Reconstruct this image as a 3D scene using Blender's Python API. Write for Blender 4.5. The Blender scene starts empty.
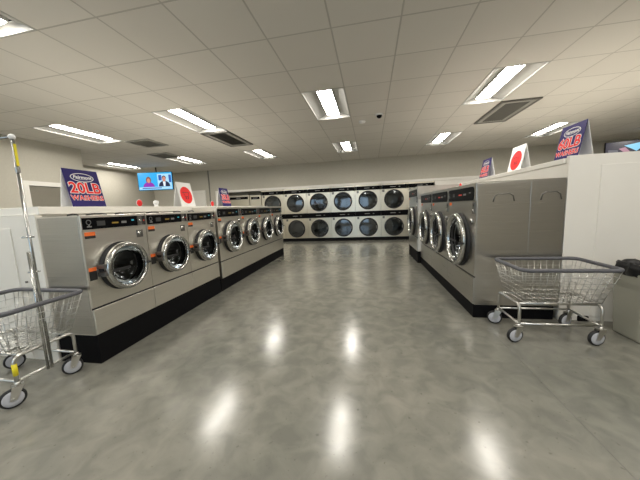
import bpy, bmesh, math, random
from mathutils import Vector, Matrix
random.seed(7)
PI = math.pi
scene = bpy.context.scene
C = scene.collection

# ------------------------------------------------------------------ materials
MATS = {}
def mat(name, color=(.5, .5, .5), rough=.5, metal=0., emit=None, strength=0., spec=.5, coat=0.):
    if name in MATS: return MATS[name]
    m = bpy.data.materials.new(name); m.use_nodes = True
    b = m.node_tree.nodes['Principled BSDF']
    b.inputs['Base Color'].default_value = (*color, 1)
    b.inputs['Roughness'].default_value = rough
    b.inputs['Metallic'].default_value = metal
    b.inputs['Specular IOR Level'].default_value = spec
    b.inputs['Coat Weight'].default_value = coat
    if emit:
        b.inputs['Emission Color'].default_value = (*emit, 1)
        b.inputs['Emission Strength'].default_value = strength
    MATS[name] = m
    return m
def nd(m, t, **kw):
    n = m.node_tree.nodes.new(t)
    for k, v in kw.items(): setattr(n, k, v)
    return n
def lk(m, a, b): m.node_tree.links.new(a, b)
def bsdf(m): return m.node_tree.nodes['Principled BSDF']
def add_noise(m, scale=(5, 5, 5), c0=(.4, .4, .4), c1=(.5, .5, .5), lo=.35, hi=.65, detail=4, rough=None, bump=0., coords='Object'):
    tc = nd(m, 'ShaderNodeTexCoord'); mp = nd(m, 'ShaderNodeMapping')
    mp.inputs['Scale'].default_value = scale
    nz = nd(m, 'ShaderNodeTexNoise'); nz.inputs['Scale'].default_value = 1; nz.inputs['Detail'].default_value = detail
    cr = nd(m, 'ShaderNodeValToRGB')
    cr.color_ramp.elements[0].position = lo; cr.color_ramp.elements[1].position = hi
    cr.color_ramp.elements[0].color = (*c0, 1); cr.color_ramp.elements[1].color = (*c1, 1)
    lk(m, tc.outputs[coords], mp.inputs['Vector']); lk(m, mp.outputs[0], nz.inputs['Vector'])
    lk(m, nz.outputs['Fac'], cr.inputs[0]); lk(m, cr.outputs[0], bsdf(m).inputs['Base Color'])
    if rough:
        mr = nd(m, 'ShaderNodeMapRange'); mr.inputs['To Min'].default_value = rough[0]; mr.inputs['To Max'].default_value = rough[1]
        lk(m, nz.outputs['Fac'], mr.inputs['Value']); lk(m, mr.outputs[0], bsdf(m).inputs['Roughness'])
    if bump:
        bp = nd(m, 'ShaderNodeBump'); bp.inputs['Strength'].default_value = bump; bp.inputs['Distance'].default_value = .002
        lk(m, nz.outputs['Fac'], bp.inputs['Height']); lk(m, bp.outputs[0], bsdf(m).inputs['Normal'])
    return m
# brushed stainless (horizontal grain) in two tones
steel = add_noise(mat('brushed_steel', rough=.3, metal=1), (2, 2, 420), (.80, .775, .71), (.85, .82, .755), .3, .7, 1, (.30, .36), 0)
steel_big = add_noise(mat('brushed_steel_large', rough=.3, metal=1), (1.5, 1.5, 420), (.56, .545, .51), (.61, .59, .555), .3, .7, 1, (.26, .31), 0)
steel_dry = add_noise(mat('brushed_steel_dryer', rough=.3, metal=1), (2, 2, 300), (.74, .70, .59), (.80, .76, .65), .3, .7, 1, (.28, .36), 0)
steel_dark = mat('dull_steel_edge', (.16, .155, .145), .45, .8)
chrome = mat('polished_chrome', (.50, .50, .485), .2, 1)
zinc = mat('zinc_wire', (.62, .61, .58), .28, 1)
drum_m = mat('drum_steel', (.35, .35, .35), .28, 1)
black = mat('black_plinth', (.004, .004, .005), .7, spec=.12)
black_gloss = mat('black_panel_gloss', (.004, .004, .005), .35, spec=.06)
rubber = mat('black_rubber', (.012, .012, .013), .55)
bumper = mat('grey_vinyl_bumper', (.10, .102, .115), .45)
wheel_grey = mat('grey_wheel', (.50, .51, .55), .5)
white_paint = add_noise(mat('white_laminate', rough=.4), (3, 3, 3), (.80, .775, .72), (.83, .805, .75), .3, .7, 2)
white_trim = mat('white_trim_paint', (.82, .80, .745), .45)
white_card = mat('white_card', (.86, .86, .85), .45)
wall_m = add_noise(mat('greige_wall_paint', rough=.75), (30, 30, 30), (.50, .475, .405), (.53, .505, .435), .3, .7, 3, None, .05)
dark_in = mat('dark_interior', (.05, .048, .045), .8)
label_o = mat('orange_label', (.85, .17, .03), .5)
label_k = mat('label_black', (.02, .02, .02), .5)
red_m = mat('sign_red', (.85, .03, .03), .5, spec=.25)
navy_m = mat('sign_navy', (.022, .014, .135), .5, spec=.25)
ink_m = mat('sign_ink', (.02, .01, .02), .5)
yellow_m = mat('yellow_tape', (.80, .68, .02), .45)
bin_m = mat('beige_bin_plastic', (.34, .33, .27), .5)
bag_m = mat('black_bag_film', (.008, .008, .009), .42, spec=.35)
vent_m = mat('vent_dark', (.13, .125, .11), .6)
vent_l = mat('vent_grey_frame', (.32, .31, .28), .5)
vent_return = mat('return_grille_grey', (.40, .39, .355), .6)
lamp_m = mat('lamp_diffuser', (.9, .9, .9), .5, emit=(1, .95, .865), strength=38)
lamp_white = mat('lamp_reflector_white', (.50, .495, .47), .5)
cyan_e = mat('cyan_led', (.02, .1, .12), .4, emit=(.1, .8, 1), strength=.45)
red_e = mat('red_led', (.2, .01, .01), .4, emit=(1, .08, .03), strength=.35)
amber_e = mat('amber_led', (.1, .08, .01), .4, emit=(1, .55, .08), strength=.14)
grey_ink = mat('panel_legend_grey', (.20, .20, .20), .5)
legend_dim = mat('dim_print', (.045, .045, .045), .5)
plate = mat('grey_slot_plate', (.20, .195, .18), .4, .8)

def glass_mat(name, tint, refl_rough=.03, alpha=.45):
    m = bpy.data.materials.new(name); m.use_nodes = True; MATS[name] = m
    nt = m.node_tree; nt.nodes.remove(bsdf(m)); out = nt.nodes['Material Output']
    tr = nd(m, 'ShaderNodeBsdfTransparent'); tr.inputs[0].default_value = (*tint, 1)
    gl = nd(m, 'ShaderNodeBsdfGlossy'); gl.inputs['Roughness'].default_value = refl_rough
    gl.inputs['Color'].default_value = (.9, .95, 1, 1)
    fr = nd(m, 'ShaderNodeLayerWeight'); fr.inputs['Blend'].default_value = alpha
    mx = nd(m, 'ShaderNodeMixShader')
    lk(m, fr.outputs['Fresnel'], mx.inputs[0]); lk(m, tr.outputs[0], mx.inputs[1]); lk(m, gl.outputs[0], mx.inputs[2])
    lk(m, mx.outputs[0], out.inputs['Surface'])
    return m
glass_w = glass_mat('smoked_door_glass', (.20, .21, .21), .05, .22)
glass_d = glass_mat('dryer_door_glass', (.30, .33, .34), .06, .5)

# polished concrete
def make_floor():
    m = mat('polished_concrete', rough=.2)
    b = bsdf(m); tc = nd(m, 'ShaderNodeTexCoord')
    def noise(sc, det, dist=0.):
        n = nd(m, 'ShaderNodeTexNoise'); n.inputs['Scale'].default_value = sc; n.inputs['Detail'].default_value = det
        n.inputs['Distortion'].default_value = dist; lk(m, tc.outputs['Object'], n.inputs['Vector']); return n
    n1, n2, n3 = noise(.8, 7, .3), noise(7.5, 9, .6), noise(38, 5)
    r1 = nd(m, 'ShaderNodeValToRGB'); r1.color_ramp.elements[0].position = .33; r1.color_ramp.elements[1].position = .68
    r1.color_ramp.elements[0].color = (.165, .167, .146, 1); r1.color_ramp.elements[1].color = (.238, .231, .201, 1)
    r2 = nd(m, 'ShaderNodeValToRGB'); r2.color_ramp.elements[0].position = .36; r2.color_ramp.elements[1].position = .66
    r2.color_ramp.elements[0].color = (.84, .845, .835, 1); r2.color_ramp.elements[1].color = (1.12, 1.11, 1.085, 1)
    lk(m, n1.outputs['Fac'], r1.inputs[0]); lk(m, n2.outputs['Fac'], r2.inputs[0])
    mx = nd(m, 'ShaderNodeMix', data_type='RGBA', blend_type='MULTIPLY'); mx.inputs[0].default_value = 1
    lk(m, r1.outputs[0], mx.inputs[6]); lk(m, r2.outputs[0], mx.inputs[7])
    # dark flecks
    r3 = nd(m, 'ShaderNodeValToRGB'); r3.color_ramp.elements[0].position = .25; r3.color_ramp.elements[1].position = .35
    r3.color_ramp.elements[0].color = (.65, .64, .62, 1); r3.color_ramp.elements[1].color = (1, 1, 1, 1)
    lk(m, n3.outputs['Fac'], r3.inputs[0])
    mx2 = nd(m, 'ShaderNodeMix', data_type='RGBA', blend_type='MULTIPLY'); mx2.inputs[0].default_value = 1
    lk(m, mx.outputs[2], mx2.inputs[6]); lk(m, r3.outputs[0], mx2.inputs[7])
    lk(m, mx2.outputs[2], b.inputs['Base Color'])
    mr = nd(m, 'ShaderNodeMapRange'); mr.inputs['To Min'].default_value = .12; mr.inputs['To Max'].default_value = .25
    lk(m, n2.outputs['Fac'], mr.inputs['Value']); lk(m, mr.outputs[0], b.inputs['Roughness'])
    b.inputs['Specular IOR Level'].default_value = .5
    bp = nd(m, 'ShaderNodeBump'); bp.inputs['Strength'].default_value = .05; bp.inputs['Distance'].default_value = .003
    lk(m, n2.outputs['Fac'], bp.inputs['Height']); lk(m, bp.outputs[0], b.inputs['Normal'])
    return m
floor_m = make_floor()
GX, GY, T = -1.540, 2.572, .6096
def make_ceiling():
    m = mat('ceiling_tiles', rough=.85); b = bsdf(m)
    tc = nd(m, 'ShaderNodeTexCoord'); mp = nd(m, 'ShaderNodeMapping')
    mp.inputs['Location'].default_value = (-(GX - 100 * T) / T, -(GY - 100 * T) / T, 0); mp.inputs['Scale'].default_value = (1 / T, 1 / T, 1)
    lk(m, tc.outputs['Object'], mp.inputs['Vector'])
    br = nd(m, 'ShaderNodeTexBrick'); br.offset = 0; br.squash = 1
    br.inputs['Scale'].default_value = 1; br.inputs['Mortar Size'].default_value = .014; br.inputs['Mortar Smooth'].default_value = .25
    br.inputs['Brick Width'].default_value = 1; br.inputs['Row Height'].default_value = 1; br.inputs['Bias'].default_value = 0
    br.inputs['Color1'].default_value = (.68, .65, .595, 1); br.inputs['Color2'].default_value = (.71, .68, .625, 1)
    br.inputs['Mortar'].default_value = (.50, .475, .43, 1)  # joints coloured darker for the thin shadow lines of the grid
    lk(m, mp.outputs[0], br.inputs['Vector']); lk(m, br.outputs['Color'], b.inputs['Base Color'])
    nz = nd(m, 'ShaderNodeTexNoise'); nz.inputs['Scale'].default_value = 140; lk(m, tc.outputs['Object'], nz.inputs['Vector'])
    bp = nd(m, 'ShaderNodeBump'); bp.inputs['Strength'].default_value = .2; bp.inputs['Distance'].default_value = .002
    lk(m, nz.outputs['Fac'], bp.inputs['Height'])
    bp2 = nd(m, 'ShaderNodeBump'); bp2.invert = True; bp2.inputs['Strength'].default_value = .6; bp2.inputs['Distance'].default_value = .006
    lk(m, br.outputs['Fac'], bp2.inputs['Height']); lk(m, bp.outputs[0], bp2.inputs['Normal']); lk(m, bp2.outputs[0], b.inputs['Normal'])
    return m
ceil_m = make_ceiling()

# ------------------------------------------------------------------ mesh helpers
class MB:
    def __init__(s): s.v = []; s.f = []; s.mi = []; s.sm = []; s.mats = []; s.k = 0
    def use(s, m):
        if m not in s.mats: s.mats.append(m)
        s.k = s.mats.index(m); return s
    def add(s, vs, fs, smooth=False):
        o = len(s.v); s.v += [tuple(v) for v in vs]
        for f in fs: s.f.append([i + o for i in f]); s.mi.append(s.k); s.sm.append(smooth)
        return s
    def box(s, x0, x1, y0, y1, z0, z1, skip=()):
        vs = [(x, y, z) for x in (x0, x1) for y in (y0, y1) for z in (z0, z1)]
        F = {'-x': [0, 1, 3, 2], '+x': [4, 6, 7, 5], '-y': [0, 4, 5, 1], '+y': [2, 3, 7, 6], '-z': [0, 2, 6, 4], '+z': [1, 5, 7, 3]}
        return s.add(vs, [F[k] for k in F if k not in skip])
    def tube(s, pts, r, n=8, closed=False, caps=True):
        P = [Vector(p) for p in pts]; L = len(P); rings = []; up = None
        for i, p in enumerate(P):
            a = P[(i - 1) % L] if (closed or i > 0) else p
            b = P[(i + 1) % L] if (closed or i < L - 1) else p
            t = (b - a).normalized()
            if up is None:
                up = Vector((0, 0, 1)) if abs(t.z) < .9 else Vector((1, 0, 0))
            u = (up - t * up.dot(t))
            if u.length < 1e-4: u = t.orthogonal()
            u.normalize(); w = t.cross(u); up = u
            rings.append([p + (u * math.cos(2 * PI * k / n) + w * math.sin(2 * PI * k / n)) * r for k in range(n)])
        vs = [v for rg in rings for v in rg]; fs = []
        for i in range(L if closed else L - 1):
            j = (i + 1) % L
            for k in range(n):
                k2 = (k + 1) % n; fs.append([i * n + k, j * n + k, j * n + k2, i * n + k2])
        if caps and not closed:
            fs.append(list(range(n))); fs.append([(L - 1) * n + k for k in range(n)][::-1])
        return s.add(vs, fs, True)
    def lathe(s, prof, c=(0, 0, 0), axis='y', n=40, smooth=True):
        # prof: list of (radius, height along axis)
        vs = []; fs = []; L = len(prof)
        for r, h in prof:
            for k in range(n):
                a = 2 * PI * k / n; x, y = r * math.cos(a), r * math.sin(a)
                v = (x, h, y) if axis == 'y' else ((x, y, h) if axis == 'z' else (h, x, y))
                vs.append((v[0] + c[0], v[1] + c[1], v[2] + c[2]))
        for i in range(L - 1):
            for k in range(n):
                k2 = (k + 1) % n; fs.append([i * n + k, i * n + k2, (i + 1) * n + k2, (i + 1) * n + k])
        if prof[0][0] > 1e-6 and len(prof) > 2 and prof[0] == prof[-1]: pass
        return s.add(vs, fs, smooth)
    def disc(s, r, c, axis='y', n=40):
        vs = []
        for k in range(n):
            a = 2 * PI * k / n; x, y = r * math.cos(a), r * math.sin(a)
            v = (x, 0, y) if axis == 'y' else ((x, y, 0) if axis == 'z' else (0, x, y))
            vs.append((v[0] + c[0], v[1] + c[1], v[2] + c[2]))
        return s.add(vs, [list(range(n))])
    def holed_plate(s, x0, x1, z0, z1, cx, cz, r, y0, y1, n=48):
        # plate in xz with round hole, thickness y0..y1
        def edge(a):
            dx, dz = math.cos(a), math.sin(a); t = 1e9
            if dx > 1e-9: t = min(t, (x1 - cx) / dx)
            if dx < -1e-9: t = min(t, (x0 - cx) / dx)
            if dz > 1e-9: t = min(t, (z1 - cz) / dz)
            if dz < -1e-9: t = min(t, (z0 - cz) / dz)
            return (cx + dx * t, cz + dz * t)
        angs = [2 * PI * k / n for k in range(n)] + [math.atan2(b - cz, a - cx) % (2 * PI) for a in (x0, x1) for b in (z0, z1)]
        angs = sorted(set(round(a, 6) for a in angs)); N = len(angs)
        vs = []
        for y in (y0, y1):
            for a in angs: vs.append((cx + r * math.cos(a), y, cz + r * math.sin(a)))
            for a in angs: e = edge(a); vs.append((e[0], y, e[1]))
        fs = []
        for k in range(N):
            j = (k + 1) % N
            fs.append([k, j, N + j, N + k]); fs.append([2 * N + k, 3 * N + k, 3 * N + j, 2 * N + j])
            fs.append([k, 2 * N + k, 2 * N + j, j]); fs.append([N + k, N + j, 3 * N + j, 3 * N + k])
        return s.add(vs, fs)
    def poly(s, pts, y, d=.001):
        # flat polygon in xz extruded along y
        n = len(pts); vs = [(a, y, b) for a, b in pts] + [(a, y + d, b) for a, b in pts]
        return s.add(vs, [list(range(n)), list(range(n, 2 * n))[::-1]] + [[k, (k + 1) % n, n + (k + 1) % n, n + k] for k in range(n)])
    def build(s, name, m=None, parent=None, bevel=0., mtx=None, label=None):
        if m is not None and not s.mats: s.mats = [m]
        me = bpy.data.meshes.new(name)
        me.from_pydata(s.v, [], s.f)
        for mm in s.mats: me.materials.append(mm)
        for p, k, q in zip(me.polygons, s.mi, s.sm): p.material_index = k; p.use_smooth = q
        bm = bmesh.new(); bm.from_mesh(me); bmesh.ops.recalc_face_normals(bm, faces=bm.faces)
        if mtx is not None: bm.transform(mtx)
        bm.to_mesh(me); bm.free(); me.update()
        o = bpy.data.objects.new(name, me); C.objects.link(o)
        if parent: o.parent = parent
        if bevel:
            b = o.modifiers.new('bevel', 'BEVEL'); b.width = bevel; b.segments = 2; b.limit_method = 'ANGLE'
        if label: o['label'] = label
        return o
def box(name, m, parent, x0, x1, y0, y1, z0, z1, bevel=0., label=None):
    b = MB(); b.box(x0, x1, y0, y1, z0, z1); return b.build(name, m, parent, bevel, label=label)
def tag(o, label, cat, group=None, kind=None):
    o['label'] = label; o['category'] = cat
    if group: o['group'] = group
    if kind: o['kind'] = kind
    return o
def thing(name, label, cat, loc=(0, 0, 0), rz=0., group=None):
    o = bpy.data.objects.new(name, None); C.objects.link(o); o.empty_display_size = .1
    o.location = loc; o.rotation_euler = (0, 0, rz)
    return tag(o, label, cat, group)
def struct(o): o['kind'] = 'structure'; return o
def kids(o): return [c for c in bpy.data.objects if c.parent == o]
def dup(root, loc, rz, label, group=None):
    r = root.copy(); C.objects.link(r); r.location = loc; r.rotation_euler = (0, 0, rz); r['label'] = label
    if group: r['group'] = group
    for ch in kids(root):
        c = ch.copy(); C.objects.link(c); c.parent = r
        for g in kids(ch):
            d = g.copy(); C.objects.link(d); d.parent = c
    return r
def text_mb(txt, size, m, offset=0., depth=.001, squeeze=1., shear=0.):
    cu = bpy.data.curves.new('t', 'FONT'); cu.body = txt; cu.size = size; cu.align_x = 'CENTER'; cu.align_y = 'CENTER'
    cu.extrude = depth / 2; cu.offset = offset; cu.resolution_u = 3; cu.shear = shear; cu.space_character = squeeze
    o = bpy.data.objects.new('t', cu); C.objects.link(o)
    dg = bpy.context.evaluated_depsgraph_get(); dg.update()
    me = bpy.data.meshes.new_from_object(o.evaluated_get(dg))
    vs = [v.co.copy() for v in me.vertices]; fs = [list(p.vertices) for p in me.polygons]
    bpy.data.objects.remove(o); bpy.data.curves.remove(cu); bpy.data.meshes.remove(me)
    return vs, fs

# ------------------------------------------------------------------ layout constants
ZC = 2.815
SL = -.019                       # banks run very slightly off the ceiling grid
TH = math.atan(-SL)
def bank_x(x0, y0, y): return x0 + SL * (y - y0)

# ------------------------------------------------------------------ room shell
struct(box('floor', floor_m, None, -9.4, 9.4, -4.0, 10.4, -.1, 0))
fj = MB()
fj.box(1.098, 1.102, -4, 2.6, 0, .0006); fj.box(.3, 1.098, 2.5985, 2.6015, 0, .0006)
struct(fj.build('trim_floor_joint', mat('joint_grey', (.125, .122, .108), .6)))
# ceiling slab is built round the light troffers and grilles
CELLS = set()
def cell_rect(i, j, n=2): CELLS.update({(i, j + k) for k in range(n)})
LIGHTS = [(i, j) for j in (-3, 2, 7) for i in (-7, -3, 1, 5, 9)] + [(13, 2), (13, 7), (-11, 7)] + [(i, -8) for i in (-7, -3, 1, 5, 9)] + [(-11, 0)]  # last entry is an unseen light added to brighten the side room
VENTS = [(-3, 4, 'd'), (6, 4, 'd'), (-6, 4, 'r'), (-7, 6, 'r')]
for i, j in LIGHTS: cell_rect(i, j)
def make_ceiling_mesh():
    b = MB(); x0, x1, y0, y1 = -9.4, 9.4, -4.0, 10.4
    xs = [x0] + [GX + i * T for i in range(-12, 18)] + [x1]
    for a in range(len(xs) - 1):
        i = a - 13
        ys = [y0]; y = []
        holes = sorted(j for (ii, j) in CELLS if ii == i)
        cur = y0
        segs = []
        j = 0
        while j < len(holes):
            k = j
            while k + 1 < len(holes) and holes[k + 1] == holes[k] + 1: k += 1
            segs.append((cur, GY + holes[j] * T)); cur = GY + (holes[k] + 1) * T; j = k + 1
        segs.append((cur, y1))
        for s0, s1 in segs:
            if s1 - s0 > 1e-3:
                b.box(xs[a], xs[a + 1], s0, s1, ZC, ZC + .02)
    return b.build('ceiling', ceil_m)
struct(make_ceiling_mesh())
struct(box('ceiling_deck', dark_in, None, -9.4, 9.4, -4, 10.4, ZC + .3, ZC + .35))
# left: a near wall block with a pass-through window, a recess behind it
XW = -6.7
lw = MB(); H = ZC + .02
wy0, wy1, wz0, wz1 = 4.17, 5.02, 1.05, 1.90
lw.box(XW - .12, XW, -4, wy0, 0, H); lw.box(XW - .12, XW, wy1, 5.28, 0, H); lw.box(XW - .12, XW, wy0, wy1, 0, wz0); lw.box(XW - .12, XW, wy0, wy1, wz1, H)
lw.box(-8.65, XW - .12, 5.16, 5.28, 0, H)
struct(lw.build('wall_left', wall_m))
wf = MB()
for a, b_, c, d in ((wy0 - .09, wy0, wz0 - .09, wz1 + .09), (wy1, wy1 + .09, wz0 - .09, wz1 + .09), (wy0, wy1, wz1, wz1 + .09), (wy0, wy1, wz0 - .09, wz0)):
    wf.box(XW - .13, XW + .03, a, b_, c, d)
w1 = struct(wf.build('window_1', white_trim))
struct(box('wall_left_recess', wall_m, None, -8.77, -8.65, -4, 9.57, 0, H))
struct(box('wall_right', wall_m, None, 8.9, 9.0, -4, 9.57, 0, H))
# back wall with an alcove for the dryers
AX0, AX1, AZ, YB = -5.78, 4.0, 1.935, 9.45
bw = MB(); bw.box(-8.77, AX0, YB, YB + .12, 0, H); bw.box(AX0, AX1, YB, YB + .12, AZ, H); bw.box(AX1, 9.0, YB, YB + .12, 0, H)
bw.box(AX0 - .1, AX1 + .1, 10.2, 10.3, 0, H); bw.box(AX0 - .1, AX0, YB + .12, 10.2, 0, H); bw.box(AX1, AX1 + .1, YB + .12, 10.2, 0, H)
struct(bw.build('wall_back', wall_m))
bt = MB(); bt.box(AX0 - .1, AX1 + .1, YB - .05, YB + .01, AZ + .005, AZ + .085); bt.box(AX0 - .1, AX0, YB - .05, YB + .01, 0, AZ + .005); bt.box(AX1, AX1 + .1, YB - .05, YB + .01, 0, AZ + .005)
struct(bt.build('trim_back', white_trim, None, .004))
# grey conduit seam on back wall + white door left of the dryers
struct(box('trim_conduit', mat('grey_conduit', (.22, .21, .18), .5), None, -6.16, -6.12, YB - .03, YB, 0, ZC))
struct(box('trim_back_filler', white_paint, None, 2.10, 3.995, 9.42, 9.50, 0, AZ))
dr = MB(); dr.box(-7.25, -7.15, YB - .04, YB, 0, 2.08); dr.box(-6.42, -6.32, YB - .04, YB, 0, 2.08); dr.box(-7.15, -6.42, YB - .04, YB, 1.98, 2.08)
d1 = struct(dr.build('door_1', white_trim))
box('door_leaf', white_paint, d1, -7.145, -6.425, YB - .03, YB - .001, .01, 1.975)
hb = MB(); hb.lathe([(.0, -.06), (.028, -.055), (.03, -.035), (.012, -.02), (.012, 0)], (-6.5, YB - .03, 1.0), 'y', 12)
hb.build('door_knob', chrome, d1)
# street front behind the camera: glazing bays that let the day in
fw = MB(); FY = -4.0
bays = [(-6.2, -3.4), (-2.9, -.1)]
px = -9.0
for a, b_ in bays:
    fw.box(px, a, FY - .15, FY, 0, H); fw.box(a, b_, FY - .15, FY, 0, .4); fw.box(a, b_, FY - .15, FY, 2.35, H); px = b_
fw.box(px, 9.0, FY - .15, FY, 0, H)
struct(fw.build('wall_front', wall_m))
for n, (a, b_) in enumerate(bays):
    q = MB(); mid = (a + b_) / 2
    for x0, x1, z0, z1 in ((a, a + .06, .4, 2.35), (b_ - .06, b_, .4, 2.35), (mid - .03, mid + .03, .46, 2.29), (a + .06, b_ - .06, .4, .46), (a + .06, b_ - .06, 2.29, 2.35)):
        q.box(x0, x1, FY - .12, FY - .03, z0, z1)
    struct(q.build('window_%d' % (n + 2), steel_dark))

# service bulkheads behind the washers
XL0, YL0 = -2.225, 1.66
XR0, YR0 = 1.04, 2.90
def slab(name, m, x0f, x1, y0, y1, z0, z1, base, bevel=0.):
    # a box whose aisle face follows the run of the bank
    b = MB(); a0, a1 = base + x0f + SL * 0, base + x0f + SL * (y1 - y0)
    vs = [(a0, y0, z0), (x1, y0, z0), (x1, y1, z0), (a1, y1, z0), (a0, y0, z1), (x1, y0, z1), (x1, y1, z1), (a1, y1, z1)]
    b.add(vs, [[0, 1, 2, 3], [4, 5, 6, 7], [0, 1, 5, 4], [1, 2, 6, 5], [2, 3, 7, 6], [3, 0, 4, 7]])
    return struct(b.build(name, m, None, bevel))
slab('wall_partition_left', white_paint, -.445, -4.3, 1.70, 6.75, 0, 1.252, XL0)
slab('trim_cap_left', white_trim, -.40, -4.34, 1.675, 6.78, 1.254, 1.318, XL0, .004)
el = MB(); el.box(-4.3, -2.64, 1.66, 1.70, 0, 1.252)
struct(el.build('wall_partition_left_end', white_paint))
struct(box('trim_post_left', white_trim, None, -2.70, -2.632, 1.645, 1.66, 0, 1.252))
dl = struct(box('door_2', white_paint, None, -4.2, -2.93, 1.652, 1.66, .03, 1.15, .002))
b_ = MB(); b_.lathe([(0, -.012), (.009, -.01), (.009, 0)], (-2.84, 1.652, .70), 'y', 10); b_.build('latch', steel_dark, dl)
slab('wall_partition_right', white_paint, .80, 4.6, 2.96, 7.0, 0, 1.535, XR0)
slab('trim_cap_right', white_trim, .775, 4.63, 2.975, 7.02, 1.537, 1.585, XR0, .004)
struct(box('wall_partition_right_end', white_paint, None, 1.828, 4.6, 2.925, 2.96, 0, 1.60, .002))
rd = struct(box('door_3', white_paint, None, 2.085, 3.3, 2.917, 2.925, .05, 1.50, .002))
struct(box('baseboard_right', black, None, 1.99, 2.075, 2.905, 2.925, 0, .05))

# ------------------------------------------------------------------ machines
def door_assembly(root, R, cx, cz, big=False, lab=None):
    pr = .09 if not big else .078
    d = MB()
    d.lathe([(R * .93, -.03), (R * .985, -.038), (R, -.055), (R * .99, -pr + .012), (R * .94, -pr), (R * .86, -pr - .004), (R * .82, -pr + .010), (R * .80, -pr + .030), (R * .79, -.03), (R * .93, -.03)], (cx, 0, cz), 'y', 56)
    door = d.build('door', chrome, root)
    g = MB(); g.lathe([(R * 1.02, 0), (R * 1.02, -.012), (R * .92, -.03), (R * .78, -.032), (R * .74, -.001)], (cx, 0, cz), 'y', 48)
    g.build('door_gasket', rubber, door)
    gl = MB(); n = 9
    prof = [(R * .80, -pr + .034)] + [(R * .78 * math.cos(t * PI / 2 / n), -pr + .04 + .11 * math.sin(t * PI / 2 / n)) for t in range(1, n)] + [(.001, -pr + .15)]
    gl.lathe(prof, (cx, 0, cz), 'y', 48); gl.build('door_glass', glass_w, door)
    h = MB(); h.box(cx - R * 1.10, cx - R * .86, -.075, 0, cz - .05, cz - .015); h.box(cx - R * 1.10, cx - R * .86, -.075, 0, cz + .015, cz + .05)
    h.build('hinge', steel_dark, door, .004)
    k = MB(); k.tube([(cx + R * .80, -pr - .002, cz - .01), (cx + R * .87, -pr - .02, cz - .01), (cx + R * .98, -pr - .014, cz - .01), (cx + R * 1.01, -pr + .02, cz - .01)], .009, 8)
    k.build('door_handle', rubber, door)
    k = MB(); k.box(cx - R * .76, cx + R * .10, -pr + .022, -pr + .034, cz - .032, cz - .008)
    k.build('door_bar', rubber, door, .003)
    dm = MB(); r = R * .70
    dm.lathe([(r, .004), (r, .30), (r * .98, .315), (r * .3, .33), (.001, .335)], (cx, 0, cz), 'y', 40)
    for q in range(3):
        a = PI / 2 + .5 + q * 2 * PI / 3; ca, sa = math.cos(a), math.sin(a)
        P = []
        for y in (.02, .29):
            for rr, w in ((r * .99, .035), (r * .74, .012)):
                for sgn in (-1, 1): P.append((cx + ca * rr - sa * w * sgn, y, cz + sa * rr + ca * w * sgn))
        dm.add(P, [[0, 1, 3, 2], [4, 6, 7, 5], [0, 2, 6, 4], [1, 5, 7, 3], [2, 3, 7, 6]])
    dm.build('drum', drum_m, root)

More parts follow.
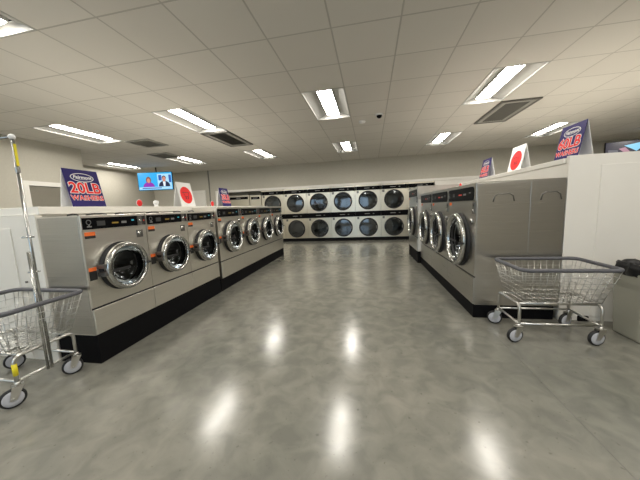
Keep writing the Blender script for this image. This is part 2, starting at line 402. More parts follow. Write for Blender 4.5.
def washer(name, label, w, h, d, R, cz, seam, p0, p1, st, loc, rz, group, large=False):
    t = thing(name, label, 'washer', loc, rz, group)
    g = .0025; W2 = w / 2 - g
    cab = MB(); cab.box(-W2, W2, .012, d, 0, h, skip=('-y',)); cab.build('cabinet', st, t, 0)
    box('seam_shade', rubber, t, -W2 + .001, W2 - .001, .004, .012, seam - .017, seam + .001)  # black strip stands in for the unlit gap between the panels
    low = MB(); low.box(-W2, W2, -.006, .012, .006, seam - .016); low.build('lower_panel', st, t, .003)
    fp = MB(); fp.holed_plate(-W2, W2, seam, p0 - .006, 0, cz, R * .80, 0, .012); fp.use(st)
    fp.build('front_panel', st, t)
    # fascia with black control strip
    fa = MB(); fa.box(-W2, W2, -.004, .012, p0 - .004, h); fa.build('fascia', st, t, .003)
    cs = MB(); x1 = W2 - (.10 if not large else .06) ; x0 = -W2 + .012
    cs.use(black_gloss)
    if large:
        n = 6; pts = []; rr = .03
        for (ex, ez, a0) in ((x1 - rr, p1 - rr, 0), (x0 + rr, p1 - rr, PI / 2), (x0 + rr, p0 + rr, PI), (x1 - rr, p0 + rr, 1.5 * PI)):
            for q in range(n + 1): a = a0 + q * PI / 2 / n; pts.append((ex + rr * math.cos(a), ez + rr * math.sin(a)))
        cs.poly(pts, -.010, .006)
    else: cs.box(x0, x1, -.009, -.004, p0 + .004, p1)
    cp = cs.build('control_panel', None, t)
    mz = (p0 + p1) / 2; L = x1 - x0
    yy = -.0105 if not large else -.0115
    a = MB(); a.use(grey_ink)       # legend marks
    a.lathe([(.016, -.001), (.020, -.001), (.020, .001), (.016, .001), (.016, -.001)], (x0 + .045, yy, mz + .012), 'y', 16)
    a.box(x0 + .028, x0 + .066, yy - .001, yy + .001, mz - .028, mz - .018)
    a.box(x0 + .040, x0 + .052, yy - .001, yy + .001, mz - .02, mz - .006)
    a.build('icon', None, cp)
    a = MB(); a.box(x0 + L * .22, x0 + L * .22 + .07, yy - .0005, yy + .001, mz - .02, mz + .02); a.build('caption', legend_dim, cp)
    a = MB(); a.box(x0 + L * .66, x0 + L * .76, yy - .0005, yy + .001, mz - .012, mz + .008); a.build('legend', grey_ink, cp)
    a = MB(); a.box(x0 + L * .48, x0 + L * .60, yy - .001, yy + .001, mz - .01, mz + .004); a.build('program_light', amber_e if not large else red_e, cp)
    a = MB(); a.box(x0 + L * .87, x0 + L * .92, yy - .001, yy + .001, mz + .005, mz + .016); a.build('display', cyan_e if not large else grey_ink, cp)
    # payment slots
    cb = MB(); xc = W2 - .05
    if large:
        cb.use(plate); cb.box(W2 - .075, W2 - .022, -.008, .0, p0 - .135, p0 - .02); cb.use(rubber); cb.box(W2 - .06, W2 - .035, -.010, -.008, p0 - .06, p0 - .04)
    else:
        cb.use(plate); cb.box(x1 + .006, W2 - .044, -.008, -.004, p0 + .006, p1); cb.use(rubber); cb.box(W2 - .040, W2 - .006, -.008, -.004, p0 + .006, p1)
    c = cb.build('payment_panel', None, t)
    q = MB()
    if large: q.lathe([(0, -.018), (.012, -.016), (.012, -.008)], (W2 - .048, 0, p0 - .10), 'y', 16)
    else: q.lathe([(0, -.02), (.012, -.018), (.014, -.008)], (x1 + .028, 0, mz), 'y', 16)
    q.build('coin_button', chrome, c)
    if not large: q = MB(); q.box(W2 - .03, W2 - .018, -.010, -.0078, mz - .004, mz + .008); q.build('stop_button', red_e, c)
    # lock plate
    lp = MB(); lz = p0 - .075 if not large else p0 - .22
    lx = W2 - .085
    lp.box(lx - .036, lx + .036, -.006, 0, lz - .036, lz + .036)
    if not large:
        k = lp.build('lock_plate', plate, t, .002)
    else:
        lp = MB(); lp.lathe([(0, -.006), (.03, -.005), (.03, 0)], (lx, 0, lz), 'y', 16); k = lp.build('lock_plate', plate, t)
    q = MB(); q.lathe([(0, -.018), (.017, -.016), (.021, -.006)], (lx - .01, 0, lz + .008), 'y', 18); q.build('lock', chrome, k)
    # stickers
    def sticker(x, z, ww, ho, hk):
        s = MB(); s.use(label_o); s.box(x, x + ww, -.0012, 0, z, z + ho)
        if hk: s.use(label_k); s.box(x, x + ww, -.0012, 0, z - hk, z)
        s.build('warning_sticker', None, t)
    if not large:
        sticker(-W2 + .02, p0 - .048, .085, .030, .022)
        sticker(-W2 + .012, cz + .005, .062, .030, .075)
    else:
        sticker(-W2 + .03, p0 - .05, .08, .035, 0)
    door_assembly(t, R, 0, cz, large)
    return t

def on_left(y, z): return (bank_x(XL0, YL0, y), y, z)
def on_right(y, z): return (bank_x(XR0, YR0, y), y, z)
RL, RR = PI / 2 + TH, -PI / 2 + TH
# plinths
def plinth(label, x0, y0, y1, depth, h, side):
    L = y1 - y0; t = MB()
    t.box(-L / 2, L / 2, .0, depth, 0, h); o = t.build('washer_plinth', black, None, .003)
    ym = (y0 + y1) / 2
    o.location = (bank_x(XL0, YL0, ym), ym, 0) if side == 'l' else (bank_x(XR0, YR0, ym), ym, 0)
    o.rotation_euler = (0, 0, RL if side == 'l' else RR)
    tag(o, label, 'plinth'); return o
plinth('tall black plinth under the three small washers at front left', 0, 1.67, 3.545, .40, .246, 'l')
plinth('black plinth under the four medium washers at far left', 0, 3.56, 6.70, .40, .186, 'l')
plinth('black plinth under the three large washers on the right', 0, 2.905, 5.56, .74, .138, 'r')
po = plinth('tall black plinth under the single forward washer at the far right', 0, 5.615, 6.70, .74, .235, 'r'); po.location.x -= .057

WL = .624; g1 = 'small washers at front left'
labs = ['small stainless washer nearest the camera on the left, first of three', 'small stainless washer in the middle of the front left three', 'small stainless washer farthest of the front left three, beside the taller group']
cy = [1.665 + WL * (k + .5) for k in range(3)]
ws = washer('small_washer', labs[0], WL, .985, .425, .212, .527, .232, .868, .965, steel, on_left(cy[0], .247), RL, g1)
for k in (1, 2): dup(ws, on_left(cy[k], .247), RL, labs[k], g1)
WM = .775; g2 = 'medium washers at far left'
labs = ['medium stainless washer nearest the camera in the far left group of four', 'medium stainless washer second in the far left group of four', 'medium stainless washer third in the far left group of four', 'medium stainless washer at the far end of the left row, close to the dryers']
cy = [3.60 + WM * (k + .5) for k in range(4)]
wm = washer('medium_washer', labs[0], WM, 1.105, .42, .255, .62, .275, .945, 1.072, steel, on_left(cy[0], .187), RL, g2)
for k in (1, 2, 3): dup(wm, on_left(cy[k], .187), RL, labs[k], g2)
WB = .885; g3 = 'large washers on the right'
labs = ['large stainless washer nearest the camera on the right, its side panel showing', 'large stainless washer in the middle of the three on the right', 'large stainless washer third from the camera on the right, before the gap']
cy = [2.905 + WB * (k + .5) for k in range(3)]
wb = washer('large_washer', labs[0], WB, 1.262, .775, .305, .64, .305, 1.085, 1.225, steel_big, on_right(cy[0], .139), RR, g3, True)
for k in (1, 2): dup(wb, on_right(cy[k], .139), RR, labs[k], g3)
# side panels of the nearest large washer (its right hand side faces the camera)
def side_panels(t, w, x, splits, h, m):
    for (a, b2, sc, sw) in splits:
        s = MB(); s.box(x, x + .004, a, b2, .012, h - .012)
        sp = s.build('side_panel', m, t, .0015)
        q = MB(); hw = sw / 2; zt = h - .125
        q.tube([(x + .004, sc - hw - .012, zt - .075), (x + .004, sc - hw, zt - .022), (x + .004, sc - hw + .03, zt), (x + .004, sc + hw - .03, zt), (x + .004, sc + hw, zt - .022), (x + .004, sc + hw + .012, zt - .075)], .0065, 6)
        q.build('grip_recess', plate, sp)
side_panels(wb, WB, WB / 2 - .0025, ((.008, .472, .245, .165), (.480, .772, .655, .15)), 1.262, steel_big)
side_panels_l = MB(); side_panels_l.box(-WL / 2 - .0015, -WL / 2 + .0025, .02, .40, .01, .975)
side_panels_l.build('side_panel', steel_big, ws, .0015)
xl = on_right(6.165, .236); XLX = (xl[0] - .052, xl[1], xl[2])
wx = washer('extra_large_washer', 'tallest stainless washer standing forward on its own at the far end of the right row', 1.05, 1.325, .80, .315, .60, .29, 1.13, 1.27, steel_big, XLX, RR, None, True)
fpn = MB(); fpn.box(.531, .551, .012, .80, .246, 1.30); fpo = fpn.build('trim_filler_right', white_trim); fpo.location = (XLX[0], XLX[1], 0); fpo.rotation_euler = (0, 0, RR); struct(fpo)

# dryers: two drums per stack
def dryer_stack(label, loc, group):
    w, h, d = .868, 1.93, .66
    t = thing('stacked_dryer', label, 'dryer', loc, 0, group)
    W2 = w / 2 - .003
    c = MB(); c.box(-W2, W2, .012, d, .12, h, skip=('-y',)); c.build('cabinet', steel_dry, t)
    box('kick_plate', black, t, -W2 - .003, W2 + .003, .01, .05, 0, .118)
    for cz, z0, z1, b0, b1 in ((.475, .122, .850, .854, 1.030), (1.41, 1.034, 1.752, 1.758, 1.888)):
        f = MB(); f.holed_plate(-W2, W2, z0, z1, 0, cz, .285, 0, .012); f.build('front_panel', steel_dry, t)
        s = MB(); s.box(-W2 + (.05 if cz > 1 else -.003), W2 - (.02 if cz > 1 else -.003), -.008, .012, b0, b1)
        cp = s.build('control_panel', black_gloss, t, .002)
        a = MB()
        a.box(-.12, .06, -.0095, -.0078, (b0 + b1) / 2 - .010, (b0 + b1) / 2 + .012); a.build('legend', grey_ink, cp)
        a = MB(); a.box(.16, .21, -.0095, -.0078, (b0 + b1) / 2 - .012, (b0 + b1) / 2 + .012); a.build('button', plate, cp)
        if cz > 1: box('top_trim', steel_dry, t, -W2, W2, -.002, .012, b1 + .002, h)
        p = MB(); p.box(-W2 + .05, -W2 + .12, -.006, 0, z1 - .09, z1 - .012); p.build('coin_plate', plate, t, .002)
        dd = MB(); R = .325
        dd.lathe([(R * .86, -.004), (R * .99, -.004), (R, -.02), (R * .97, -.04), (R * .90, -.045), (R * .86, -.035), (R * .86, -.004)], (0, 0, cz), 'y', 48)
        door = dd.build('door', rubber, t)
        gl = MB(); gl.lathe([(R * .87, -.030), (R * .5, -.034), (.001, -.036)], (0, 0, cz), 'y', 40); gl.build('door_glass', glass_d, door)
        hh = MB(); hh.box(-R * .1 + .29, -R * .1 + .33, -.062, -.03, cz - .05, cz + .05); hh.build('door_handle', plate, door, .004)
        dm = MB(); r = .28
        dm.lathe([(r, .012), (r, .45), (r * .4, .47), (.001, .47)], (0, 0, cz), 'y', 32)
        for q in range(4):
            a = .6 + q * PI / 2 + (cz > 1) * .4; ca, sa = math.cos(a), math.sin(a); P = []
            for y in (.03, .42):
                for rr, ww in ((r * .99, .03), (r * .76, .01)):
                    for sg in (-1, 1): P.append((ca * rr - sa * ww * sg, y, cz + sa * rr + ca * ww * sg))
            dm.add(P, [[0, 1, 3, 2], [4, 6, 7, 5], [0, 2, 6, 4], [1, 5, 7, 3], [2, 3, 7, 6]])
        dm.build('drum', drum_m, t)
    return t
ords = ['leftmost stacked dryer on the back wall, half hidden by the left washers', 'second stacked dryer from the left on the back wall', 'third stacked dryer from the left on the back wall', 'fourth stacked dryer from the left on the back wall', 'fifth stacked dryer from the left on the back wall', 'sixth stacked dryer from the left on the back wall, beside the far right washer', 'stacked dryer mostly hidden behind the tallest right washer']
gd = 'stacked dryers along the back wall'
ds = None
for k in range(7):
    loc = (-3.565 + .870 * k, 9.40, 0)
    if ds is None: ds = dryer_stack(ords[0], loc, gd)
    else: dup(ds, loc, 0, ords[k], gd)
# shorter units left of the dryers
def low_unit(name, label, x0, x1, h):
    w = x1 - x0; t = thing(name, label, 'dryer', ((x0 + x1) / 2, 9.40, 0)); W2 = w / 2 - .004
    c = MB(); c.box(-W2, W2, .012, .66, .12, h, skip=('-y',)); c.build('cabinet', steel_dry, t)
    box('kick_plate', black, t, -W2, W2, .01, .05, 0, .118)
    R = min(.33, W2 * .85)
    f = MB(); f.holed_plate(-W2, W2, .122, h - .20, 0, .85, R * .88, 0, .012); f.build('front_panel', steel_dry, t)
    box('fascia', steel_dry, t, -W2, W2, -.004, .012, h - .197, h)
    cp = box('control_panel', black_gloss, t, -W2 + .05, W2 - .05, -.010, -.004, h - .15, h - .055)
    a = MB()
    a.box(-.1, .08, -.012, -.010, h - .115, h - .09)
    a.build('legend', grey_ink, cp)
    dd = MB(); dd.lathe([(R * .86, -.004), (R * .99, -.004), (R, -.02), (R * .97, -.04), (R * .90, -.045), (R * .86, -.035), (R * .86, -.004)], (0, 0, .85), 'y', 40)
    door = dd.build('door', rubber, t)
    gl = MB(); gl.lathe([(R * .87, -.03), (.001, -.036)], (0, 0, .85), 'y', 32); gl.build('door_glass', glass_d, door)
    dm = MB(); dm.lathe([(R * .86, .012), (R * .86, .4), (.001, .42)], (0, 0, .85), 'y', 32); dm.build('drum', drum_m, t)
low_unit('tall_dryer', 'shorter stainless dryer left of the stacked dryers, half behind blue sign', -5.34, -4.49, 1.80)
low_unit('narrow_dryer', 'narrow stainless unit between the shorter dryer and the stacked dryers', -4.47, -4.02, 1.78)

# ------------------------------------------------------------------ lights and grilles in the ceiling
def troffer(label, loc):
    t = thing('ceiling_light', label, 'ceiling light', loc, 0, 'recessed ceiling lights')
    a, b2 = T / 2, T
    f = MB()
    for x0, x1, y0, y1 in ((-a, -a + .016, -b2, b2), (a - .016, a, -b2, b2), (-a, a, -b2, -b2 + .016), (-a, a, b2 - .016, b2)): f.box(x0, x1, y0, y1, -.004, .02)
    f.build('frame', lamp_white, t)
    r = MB(); n = 7                     # curved side reflectors and sloping ends
    for sg in (-1, 1):
        vs = []; fs = []
        for q in range(n + 1):
            u = q / n; x = sg * (a - .016 - u * (a - .016 - .110)); z = .012 + .070 * u ** .85
            vs += [(x, -b2 + .016, z), (x, b2 - .016, z)]
        for q in range(n): fs.append([2 * q, 2 * q + 1, 2 * q + 3, 2 * q + 2])
        r.add(vs, fs, True)
    for sg in (-1, 1):
        y = sg * (b2 - .016); vs = [(-a + .016, y, .0), (a - .016, y, .0), (a - .016, y, .10), (-a + .016, y, .10)]
        r.add(vs, [[0, 1, 2, 3]])
    r.build('reflector', lamp_white, t)
    box('housing', lamp_white, t, -a + .001, a - .001, -b2 + .001, b2 - .001, .125, .14)
    k = MB()
    for sg in (-1, 1): k.box(sg * .108 - .002, sg * .108 + .002, -b2 + .066, b2 - .066, .048, .12)
    for sg in (-1, 1): k.box(-.106, .106, sg * (b2 - .068) - .002, sg * (b2 - .068) + .002, .048, .12)
    k.build('lamp_shield', lamp_white, t)  # opaque skirts added to keep direct lamp light off the reflectors
    d = MB(); n = 8; vs = []; fs = []
    for q in range(n + 1):
        an = PI * q / n; x = -.104 * math.cos(an); z = .056 - .015 * math.sin(an)
        vs += [(x, -b2 + .07, z), (x, b2 - .07, z)]
    for q in range(n): fs.append([2 * q, 2 * q + 1, 2 * q + 3, 2 * q + 2])
    d.add(vs, fs, True); d.build('diffuser', lamp_m, t)
    return t
cols = {-11: 'at the far left', -7: 'over the far left aisle', -3: 'just left of the aisle centre', 1: 'in the aisle centre column', 5: 'over the large right washers', 9: 'right of the large right washers', 13: 'at the far right'}
rows = {0: 'added out of view to brighten the side room', -8: 'behind the camera', -3: 'nearest row', 2: 'middle row', 7: 'back row'}
tr = None
for i, j in LIGHTS:
    loc = (GX + (i + .5) * T, GY + (j + 1) * T, ZC); lab = 'recessed ceiling light %s, %s' % (cols[i], rows[j])
    if tr is None: tr = troffer(lab, loc)
    else: dup(tr, loc, 0, lab)
def vent(label, i, j, kind):
    t = thing('ceiling_vent', label, 'vent', (GX + (i + .5) * T, GY + (j + 1) * T, ZC), 0)
    a, b2 = T / 2, T
    if kind == 'r': b2 = T / 2; t.location.y = GY + (j + .5) * T
    f = MB(); f.use(steel_dark if kind == 'd' else vent_return)
    for x0, x1, y0, y1 in ((-a + .01, -a + .05, -b2 + .01, b2 - .01), (a - .05, a - .01, -b2 + .01, b2 - .01), (-a + .05, a - .05, -b2 + .01, -b2 + .05), (-a + .05, a - .05, b2 - .05, b2 - .01)): f.box(x0, x1, y0, y1, -.022, 0)
    f.build('frame', None, t)
    if kind == 'd':
        q = MB()
        for x0, x1, y0, y1 in ((-a + .05, -a + .12, -b2 + .05, b2 - .05), (a - .12, a - .05, -b2 + .05, b2 - .05), (-a + .12, a - .12, -b2 + .05, -b2 + .12), (-a + .12, a - .12, b2 - .12, b2 - .05)): q.box(x0, x1, y0, y1, -.016, -.005)
        q.build('inner_frame', vent_l, t)
    box('backing', vent_m if kind == 'd' else vent_return, t, -a + .05, a - .05, -b2 + .05, b2 - .05, -.004, -.0005)
    s = MB(); n = 9 if kind == 'd' else 14; e = .125 if kind == 'd' else .05
    for q in range(n):
        x = -a + e + .02 + q * (2 * a - 2 * e - .04) / (n - 1)
        s.add([(x - .012, -b2 + e, -.004), (x - .012, b2 - e, -.004), (x + .012, b2 - e, -.02), (x + .012, -b2 + e, -.02), (x - .010, -b2 + e, -.003), (x - .010, b2 - e, -.003), (x + .014, b2 - e, -.019), (x + .014, -b2 + e, -.019)], [[0, 1, 2, 3], [4, 7, 6, 5], [0, 4, 5, 1], [2, 6, 7, 3]])
    s.build('louvre', vent_m if kind == 'd' else vent_return, t)
vl = ['dark air grille in the ceiling beyond the middle light left of centre', 'dark air grille in the ceiling beside the light over the right washers', 'grey return grille in the ceiling beyond the far left middle light', 'grey return grille in the ceiling in front of the far left back light']
for (i, j, k), l in zip(VENTS, vl): vent(l, i, j, k)
t = thing('security_camera', 'small black dome camera on the ceiling near the aisle centre', 'camera', (.18, 5.03, ZC))
q = MB(); q.lathe([(.001, -.022), (.062, -.022), (.07, -.012), (.07, 0)], (0, 0, 0), 'z', 24); q.build('mount', white_card, t)
q = MB(); q.lathe([(.048 * math.cos(a * PI / 16), -.022 - .048 * math.sin(a * PI / 16)) for a in range(0, 8)] + [(.001, -.07)], (0, 0, 0), 'z', 24); q.build('dome', black_gloss, t)
q = MB(); q.lathe([(.001, -.03), (.055, -.028), (.065, -.012), (.065, 0)], (-.13, 5.33, ZC), 'z', 24)
tag(q.build('smoke_detector', white_card), 'small white round detector on the ceiling by the dome camera', 'smoke detector')

# ------------------------------------------------------------------ tent signs on the caps
def tent(name, label, cat, loc, rz, w=.34, h=.385, lean=.075, art=None, th=.004):
    # local: front face looks to -y; ridge along x
    t = thing(name, label, cat, loc, rz)
    L = math.hypot(h, lean)
    def leaf(sg):
        b = MB(); b.box(-w / 2, w / 2, 0, th, 0, L)
        ang = math.atan2(lean, h) * sg
        M = Matrix.Translation((0, -lean if sg > 0 else lean - 0, 0)) @ Matrix.Rotation(-ang, 4, 'X')
        return b, M
    b, M = leaf(1); face = b.build('front_panel', art[0], t, 0, M)
    b, M2 = leaf(-1); b.build('back_panel', white_card, t, 0, Matrix.Translation((0, 0, 0)) @ M2)
    def put(nm, vs, fs, m, dy):
        # vs in (x, z) plane coordinates of the face, lifted dy in front
        q = MB(); q.add([(v[0], -dy + (v[2] if len(v) > 2 else 0), v[1]) for v in vs], fs); q.use(m)
        q.mi = [0] * len(q.f)
        return q.build(nm, None, face, 0, M)
    art[1](put, w, L)
    return t
def washers_art(num):
    def f(put, w, L):
        def word(s, size, x, z, offw, offr, names, sq=1.):
            for off, m, dy in ((offw, white_card, .0015), (offr, red_m, .003)):
                vs, fs = text_mb(s, size, m, off, .001, sq)
                put(names, [(v.x + x, v.y + z, -v.z) for v in vs], fs, m, dy)
        n = 40
        ring = [(w * .34 * r_ * math.cos(2 * PI * k / n), L * .79 + L * .115 * (r_ if r_ == 1 else .86) * math.sin(2 * PI * k / n)) for r_ in (1, .93) for k in range(n)]
        put('emblem_ring', ring, [[k, (k + 1) % n, n + (k + 1) % n, n + k] for k in range(n)], white_card, .0015)
        vs, fs = text_mb('Fairmont', .050, white_card, .0010, .001, 1., .25)
        put('emblem_lettering', [(v.x, v.y + L * .795, -v.z) for v in vs], fs, white_card, .0018)
        put('emblem_underline', [(-.05, L * .745), (.05, L * .745), (.05, L * .738), (-.05, L * .738)], [[0, 1, 2, 3]], white_card, .0015)
        word(num, .152, 0, L * .50, .0090, .0030, 'size_lettering', .98)
        word('WASHERS', .068, 0, L * .245, .0042, .0012, 'word_lettering', 1.08)
    return (navy_m, f)
def circle_art(put, w, L):
    n = 40; R = w * .40
    put('red_disc', [(R * math.cos(2 * PI * k / n), L * .48 + R * math.sin(2 * PI * k / n)) for k in range(n)], [list(range(n))], red_m, .001)
    def bar(a, b2, t=.006):
        d = Vector((b2[0] - a[0], b2[1] - a[1])).normalized() * t / 2; nn = Vector((-d.y, d.x))
        return [(a[0] + nn.x - d.x, a[1] + nn.y - d.y), (b2[0] + nn.x + d.x, b2[1] + nn.y + d.y), (b2[0] - nn.x + d.x, b2[1] - nn.y + d.y), (a[0] - nn.x - d.x, a[1] - nn.y - d.y)]
    z = L * .50
    pts = []; fs = []
    for a, b2 in (((-.085, z + .035), (.07, z + .035)), ((-.06, z + .035), (-.035, z - .03)), ((.07, z + .035), (.045, z - .03)), ((-.035, z - .03), (.045, z - .03))):
        o = len(pts); pts += bar(a, b2); fs.append([o, o + 1, o + 2, o + 3])
    for cx in (-.02, .03):
        o = len(pts); pts += [(cx + .014 * math.cos(k * PI / 5), z - .055 + .014 * math.sin(k * PI / 5)) for k in range(10)]; fs.append(list(range(o, o + 10)))
    put('cart_symbol', pts, fs, ink_m, .002)
ZL, ZR = 1.3185, 1.5855
tent('tent_sign', 'blue 20LB WASHERS tent sign on the left ledge', 'sign', (-2.93, 2.27, ZL), RL, art=washers_art('20LB'))
tent('tent_sign', 'white tent sign with red disc on the left ledge', 'sign', (-2.93, 3.80, ZL), RL, art=(white_card, circle_art))
tent('tent_sign', 'blue 30LB WASHERS tent sign on the left ledge', 'sign', (-3.02, 5.12, ZL), RL, art=washers_art('30LB'))
tent('tent_sign', 'blue 60LB WASHERS tent sign on the right ledge, nearest the camera', 'sign', (2.10, 3.32, ZR), RR, art=washers_art('60LB'))
tent('tent_sign', 'white tent sign with red disc on the right ledge', 'sign', (2.10, 4.36, ZR), RR, art=(white_card, circle_art))
tent('tent_sign', 'farthest blue tent sign on the right ledge', 'sign', (2.10, 5.42, ZR), RR, art=washers_art('60LB'))
# little disc tags and a white knob on the ledges
def disc_tag(label, loc, r, rz, tilt=0.):
    t = thing('disc_tag', label, 'tag', loc, rz)
    b = MB(); b.lathe([(.001, -.003), (r, -.003), (r, .003), (.001, .003)], (0, 0, r), 'y', 28); b.build('rim_plate', white_card, t)
    b = MB(); b.lathe([(.001, -.005), (r * .93, -.005), (r * .93, -.003)], (0, 0, r), 'y', 28); b.build('red_face', red_m, t)
disc_tag('small round red tag on the left ledge between blue and white signs', (-2.72, 2.73, ZL - .01 + .0105), .042, RL)
disc_tag('small red tag on the left ledge beside the 30LB sign', (-2.82, 4.38, ZL), .05, RL)
disc_tag('thin red tag above the large right washers', (1.60, 5.22, 1.402), .075, RR)
b = MB(); b.lathe([(.022, 0), (.024, .03), (.033, .05), (.032, .075), (.001, .085)], (-2.80, 3.07, ZL), 'z', 20)
tag(b.build('white_knob', white_card), 'small white capped object on the left ledge between tags and red disc sign', 'ornament')
# clutter of hoses on machine tops under the left ledge
for n, (y, L) in enumerate(((1.78, .05), (1.98, .10), (2.20, .05), (2.62, .10), (3.02, .08), (3.3, .07))):
    h = MB(); x = bank_x(XL0, YL0, y) - .20
    h.tube([(x, y - L, 1.238), (x + .02, y - L * .4, 1.246), (x + .01, y + L * .3, 1.244), (x - .02, y + L, 1.238)], .006, 7)
    tag(h.build('supply_hose', rubber), 'short dark hose on top of the small left washers under the ledge', 'hose', 'hoses on the small left washers')

# ------------------------------------------------------------------ screens
def screen_thing(label, loc, rz, w, h, shapes, tilt=0.):
    t = thing('television', label, 'television', loc, rz)
    t.rotation_euler = (tilt, 0, rz)
    box('casing', black_gloss, t, -w / 2, w / 2, 0, .05, -h / 2, h / 2, .006)
    bm_ = MB(); bm_.box(-.06, .06, .05, .16, -.06, .06); bm_.tube([(0, .11, .05), (0, .11, h / 2 + .30)], .02, 10)
    bm_.build('mount', rubber, t)
    s = MB(); e = .012; s.box(-w / 2 + e, w / 2 - e, -.002, 0, -h / 2 + e, h / 2 - e); shapes_o = s.build('screen', shapes[0], t)
    for k, (nm, m, pts) in enumerate(shapes[1:]):
        q = MB(); q.poly(pts, -.0035 - .0004 * k, .0004); q.build(nm, m, shapes_o)
    return t
def em(name, c, s=1.): return mat(name, (.01, .01, .01), .3, emit=c, strength=s)
def ell(cx, cz, rx, rz, n=20, a0=0., a1=2 * PI): return [(cx + rx * math.cos(a0 + (a1 - a0) * k / (n - (a1 - a0 < 6))), cz + rz * math.sin(a0 + (a1 - a0) * k / (n - (a1 - a0 < 6)))) for k in range(n)]
sky_e = em('screen_blue', (.03, .42, .85)); pale_e = em('screen_pale', (.42, .72, .95)); pur_e = em('screen_purple', (.28, .03, .42)); skin_e = em('screen_skin', (.65, .26, .18))
hair_e = em('screen_brown', (.22, .07, .04)); suit_e = em('screen_dark', (.015, .02, .06)); wht_e = em('screen_white', (.8, .9, 1)); navy_e = em('screen_navy', (.02, .10, .42))
tvw, tvh = 1.16, .60
news = [sky_e,
    ('banner', pale_e, [(-.55, -.27), (.55, -.27), (.55, -.19), (-.55, -.19)]),
    ('caption', navy_e, [(-.45, -.245), (.20, -.245), (.20, -.215), (-.45, -.215)]),
    ('right_backdrop', pale_e, [(.08, -.18), (.55, -.18), (.55, .24), (.08, .24)]),
    ('backdrop_block', navy_e, [(.12, .02), (.22, .02), (.22, .20), (.12, .20)]),
    ('backdrop_block', navy_e, [(.46, -.05), (.54, -.05), (.54, .2), (.46, .2)]),
    ('presenter_hair', hair_e, ell(-.22, .04, .085, .115)),
    ('presenter_jacket', pur_e, ell(-.22, -.185, .19, .16, 16, 0, PI)),
    ('presenter_face', skin_e, ell(-.22, .02, .055, .08)),
    ('guest_suit', suit_e, ell(.30, -.185, .19, .19, 16, 0, PI)),
    ('guest_shirt', wht_e, [(.27, -.18), (.33, -.18), (.345, -.02), (.255, -.02)]),
    ('guest_hair', suit_e, ell(.30, .10, .068, .075)),
    ('guest_face', skin_e, ell(.30, .06, .058, .085))]
screen_thing('television showing two news presenters on blue, high in the back left corner', (-7.18, 7.95, 2.345), .22, tvw, tvh, news)
tv2 = [em('screen_dusk', (.020, .018, .035)),
    ('bright_shape', em('screen_ice', (.25, .62, .85)), [(-.36, .24), (-.02, .30), (-.04, .16), (-.12, .08), (-.22, .15)]),
    ('pink_shape', em('screen_pink', (.42, .22, .28)), [(-.46, .17), (-.34, .20), (-.14, -.04), (-.14, -.24), (-.30, .02)]),
    ('grey_shape', em('screen_grey', (.12, .12, .14)), [(-.66, .16), (-.48, .14), (-.36, -.18), (-.66, -.20)]),
    ('white_streak', em('screen_streak', (.6, .6, .65)), [(-.12, .04), (.12, .17), (.13, .155), (-.10, .02)]),
    ('pale_shape', em('screen_lilac', (.55, .5, .62)), [(.16, .30), (.40, .32), (.42, .20), (.20, .18)])]
screen_thing('television with a dark picture seen above the right partition', (6.87, 8.4, 2.25), -.25, 1.45, .72, tv2)

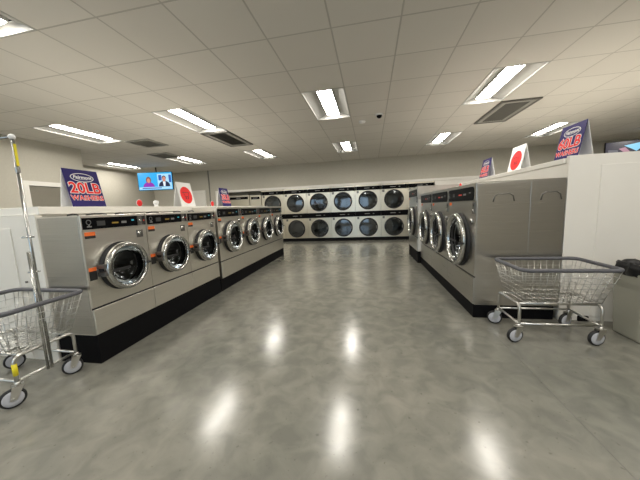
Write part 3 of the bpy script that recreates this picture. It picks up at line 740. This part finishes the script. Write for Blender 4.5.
# ------------------------------------------------------------------ laundry carts
def arc(p0, p1, p2, n=5):
    a, b2, c = Vector(p0), Vector(p1), Vector(p2)
    return [a * (1 - u) ** 2 + b2 * 2 * u * (1 - u) + c * u * u for u in [k / n for k in range(n + 1)]]
def laundry_cart(label, loc, rz, rack, tape, swivel):
    t = thing('laundry_cart', label, 'cart', loc, rz, None)
    lx, ly = .30, .178            # frame corners
    zt, zl, zf = .330, .165, .125
    f = MB(); r = .0115
    for sx in (-1, 1):           # a bent hoop at each end
        x = sx * lx
        pts = [(x, -ly, zf)] + [tuple(v) for v in arc((x, -ly, zt - .05), (x, -ly, zt), (x, -ly + .05, zt))] + [tuple(v) for v in arc((x, ly - .05, zt), (x, ly, zt), (x, ly, zt - .05))] + [(x, ly, zf)]
        f.tube(pts, r, 10)
        f.tube([(x, -ly, zl), (x, ly, zl)], r * .8, 8)
    for sy in (-1, 1):
        f.tube([(-lx, sy * ly, zl), (lx, sy * ly, zl)], r * .8, 8)
        f.tube([(-lx, sy * (ly - .035), zt), (lx, sy * (ly - .035), zt)], r * .7, 8)
    f.build('frame', zinc, t)
    # rim
    x0, x1, yr, zr = -.325, .375, .25, .642
    R_ = MB(); rad = .06; pts = []
    for (cx, cyy, a0) in ((x1 - rad, yr - rad, 0), (x0 + rad, yr - rad, PI / 2), (x0 + rad, -yr + rad, PI), (x1 - rad, -yr + rad, 1.5 * PI)):
        for q in range(6): a = a0 + q * PI / 10; pts.append((cx + rad * math.cos(a), cyy + rad * math.sin(a), zr))
    R_.tube(pts, .0165, 10, closed=True); R_.build('rim', bumper, t, label='dark grey vinyl-covered rim')
    # wire basket
    bx0, bx1, by, bz = -.262, .292, .176, .352
    w = MB(); wr = .0024
    def rect(u):
        return (bx0 + (x0 - bx0) * u, bx1 + (x1 - bx1) * u, by + (yr - by) * u, bz + (zr - bz) * u)
    for u in (0, .14, .28, .44, .60, .78):
        a, b2, c, z = rect(u); w.tube([(a, -c, z), (b2, -c, z), (b2, c, z), (a, c, z)], wr if u else wr * 1.5, 5, closed=True)
    n = 12
    for q in range(n + 1):
        s = q / n
        for sg in (-1, 1):
            xb = bx0 + (bx1 - bx0) * s; xt = x0 + .02 + (x1 - x0 - .04) * s
            w.tube([(xb, sg * by, bz), (xt, sg * yr, zr)], wr, 5)
    for q in range(9):
        s = q / 8; yb = -by + 2 * by * s; yt = -yr + .02 + (2 * yr - .04) * s
        w.tube([(x0, yt, zr), (bx0, yb, bz), (bx1, yb, bz), (x1, yt, zr)], wr, 5)
    for q in range(1, n): xb = bx0 + (bx1 - bx0) * q / n; w.tube([(xb, -by, bz), (xb, by, bz)], wr, 5)
    w.build('wire_basket', zinc, t)
    # casters
    for k, (sx, sy) in enumerate(((-1, -1), (1, -1), (1, 1), (-1, 1))):
        cx, cyy = sx * lx, sy * ly; a = swivel[k]; ca, sa = math.cos(a), math.sin(a); tr_ = .03
        wx_, wy_ = cx + ca * tr_, cyy + sa * tr_
        M = Matrix.Translation((wx_, wy_, .0635)) @ Matrix.Rotation(a, 4, 'Z')
        b = MB(); b.lathe([(.030, -.012), (.055, -.014), (.0635, -.008), (.0635, .008), (.055, .014), (.030, .012)], (0, 0, 0), 'y', 28)
        c = b.build('caster_wheel', rubber, t, 0, M)
        b = MB(); b.lathe([(.001, -.016), (.018, -.016), (.030, -.0135), (.050, -.0155), (.0525, -.010), (.0525, .010), (.050, .0155), (.030, .0135), (.018, .016), (.001, .016)], (0, 0, 0), 'y', 24)
        b.build('hub', wheel_grey, c, 0, M)
        b = MB()
        for sg in (-1, 1):
            b.add([(-.016, sg * .019, -.012), (.016, sg * .019, -.012), (-tr_ + .028, sg * .019, .075), (-tr_ - .028, sg * .019, .075), (-.016, sg * .022, -.012), (.016, sg * .022, -.012), (-tr_ + .028, sg * .022, .075), (-tr_ - .028, sg * .022, .075)],
                  [[0, 1, 2, 3], [4, 7, 6, 5], [0, 4, 5, 1], [1, 5, 6, 2], [2, 6, 7, 3], [3, 7, 4, 0]])
        b.box(-tr_ - .028, -tr_ + .028, -.022, .022, .072, .078)
        b.lathe([(.001, -.0), (.016, 0), (.016, -.022), (.001, -.022)], (-tr_, 0, .098), 'z', 12)
        b.tube([(0, -.024, 0), (0, .024, 0)], .006, 8)
        b.build('caster_fork', zinc, t, 0, M)
    if tape:
        b = MB(); b.tube([(lx, -ly, .205), (lx, -ly, .285)], .0135, 12); b.build('tape_wrap', yellow_m, t, label='yellow tape on one leg')
    if rack:
        for x, nm in ((lx + .005, 'near'), (-lx - .005, 'far')):
            b = MB(); xx = x + (.022 if x > 0 else -.022)
            b.tube([(xx, 0, .155), (xx, 0, 1.745)], .0095, 10); b.tube([(xx, -.024, .155), (xx, -.022, 1.0)], .008, 8)
            p = b.build('rack_post', chrome, t)
            q = MB(); n = 8
            q.lathe([(max(.001, .018 * math.sin(k * PI / n)), -.018 * math.cos(k * PI / n)) for k in range(n + 1)], (xx, 0, 1.755), 'z', 16); q.build('corner_ball', white_card, p)
            if x > 0:
                q = MB(); q.box(xx + .0085, xx + .0115, -.006, .008, 1.57, 1.71); q.build('yellow_label', yellow_m, p)
                q = MB(); q.lathe([(.013, -.018), (.013, .018)], (xx, 0, 1.545), 'z', 14); q.build('collar', chrome, p)
                for z in (1.10, .86): q = MB(); q.tube([(xx - .02, -.03, z), (xx + .018, .016, z)], .006, 8); q.build('bolt', chrome, p)
        b = MB(); b.tube([(-lx - .027, 0, 1.755), (lx + .027, 0, 1.755)], .0095, 10); b.build('hanging_bar', chrome, t)
    return t
laundry_cart('wire laundry cart with empty basket in front of the large right washer', (1.522, 2.60, 0), .015, False, False, (PI + .15, PI + .12, PI + .3, 2.75))
laundry_cart('wire laundry cart with tall hanging rack at the left edge', (-2.605, 1.378, 0), .0, True, True, (4.2, 4.25, 4.1, 4.2))

# ------------------------------------------------------------------ bin
t = thing('trash_bin', 'beige bin with black bag at the right edge, beside the cart', 'bin', (2.305, 2.60, 0))
b = MB(); a, c = .175, .125
for z0, z1, k in ((0, .57, 0),):
    vs = [(-a, -c, z0), (a, -c, z0), (a, c, z0), (-a, c, z0), (-a - .025, -c - .02, z1), (a + .025, -c - .02, z1), (a + .025, c + .02, z1), (-a - .025, c + .02, z1)]
    b.add(vs, [[3, 2, 1, 0], [0, 1, 5, 4], [1, 2, 6, 5], [2, 3, 7, 6], [3, 0, 4, 7]])
b.build('bin_body', bin_m, t, .02)
b = MB(); n = 44; rows_ = [(1.00, .545, .006), (1.04, .565, .010), (1.07, .60, .009), (1.06, .63, .008), (.96, .652, .008), (.80, .640, .008), (.76, .52, .006), (.70, .30, 0)]
vs = []; fs = []
random.seed(3); ph = [random.uniform(0, 6) for _ in range(8)]
for ri, (s, z, amp) in enumerate(rows_):
    for k in range(n):
        an = 2 * PI * k / n; ca, sa = math.cos(an), math.sin(an)
        m_ = (abs(ca) ** 4 + abs(sa) ** 4) ** -.25
        wob = amp * (math.sin(an * 9 + ph[ri % 3]) + .7 * math.sin(an * 17 + ph[3 + ri % 4]))
        vs.append(((a + .03) * s * m_ * ca + wob * ca, (c + .03) * s * m_ * sa + wob * sa, z + wob * .9))
for ri in range(len(rows_) - 1):
    for k in range(n): k2 = (k + 1) % n; fs.append([ri * n + k, ri * n + k2, (ri + 1) * n + k2, (ri + 1) * n + k])
fs.append([(len(rows_) - 1) * n + k for k in range(n)])
b.add(vs, fs, True); b.build('bin_liner', bag_m, t)

# ------------------------------------------------------------------ world, camera
w = bpy.data.worlds.new('World'); scene.world = w; w.use_nodes = True
bg = w.node_tree.nodes['Background']; bg.inputs[0].default_value = (.62, .82, 1, 1); bg.inputs[1].default_value = 2.2
cam_d = bpy.data.cameras.new('camera'); cam = bpy.data.objects.new('camera', cam_d); C.objects.link(cam)
r = Vector((0.98152322, 0.18676555, -0.0416029)); u = Vector((0.0178508, 0.12709969, 0.99172931)); f = Vector((-0.19050859, 0.97414799, -0.12141738))
M = Matrix(((r.x, u.x, -f.x, 0), (r.y, u.y, -f.y, 0), (r.z, u.z, -f.z, 1.215), (0, 0, 0, 1)))
cam.matrix_world = M
cam_d.sensor_fit = 'HORIZONTAL'; cam_d.sensor_width = 36; cam_d.lens = 36 * 263.549 / 640; cam_d.clip_start = .02
scene.camera = cam
vs_ = scene.view_settings
vs_.view_transform = 'Standard'; vs_.look = 'None'; vs_.gamma = 1; vs_.use_curve_mapping = False; vs_.exposure = .15
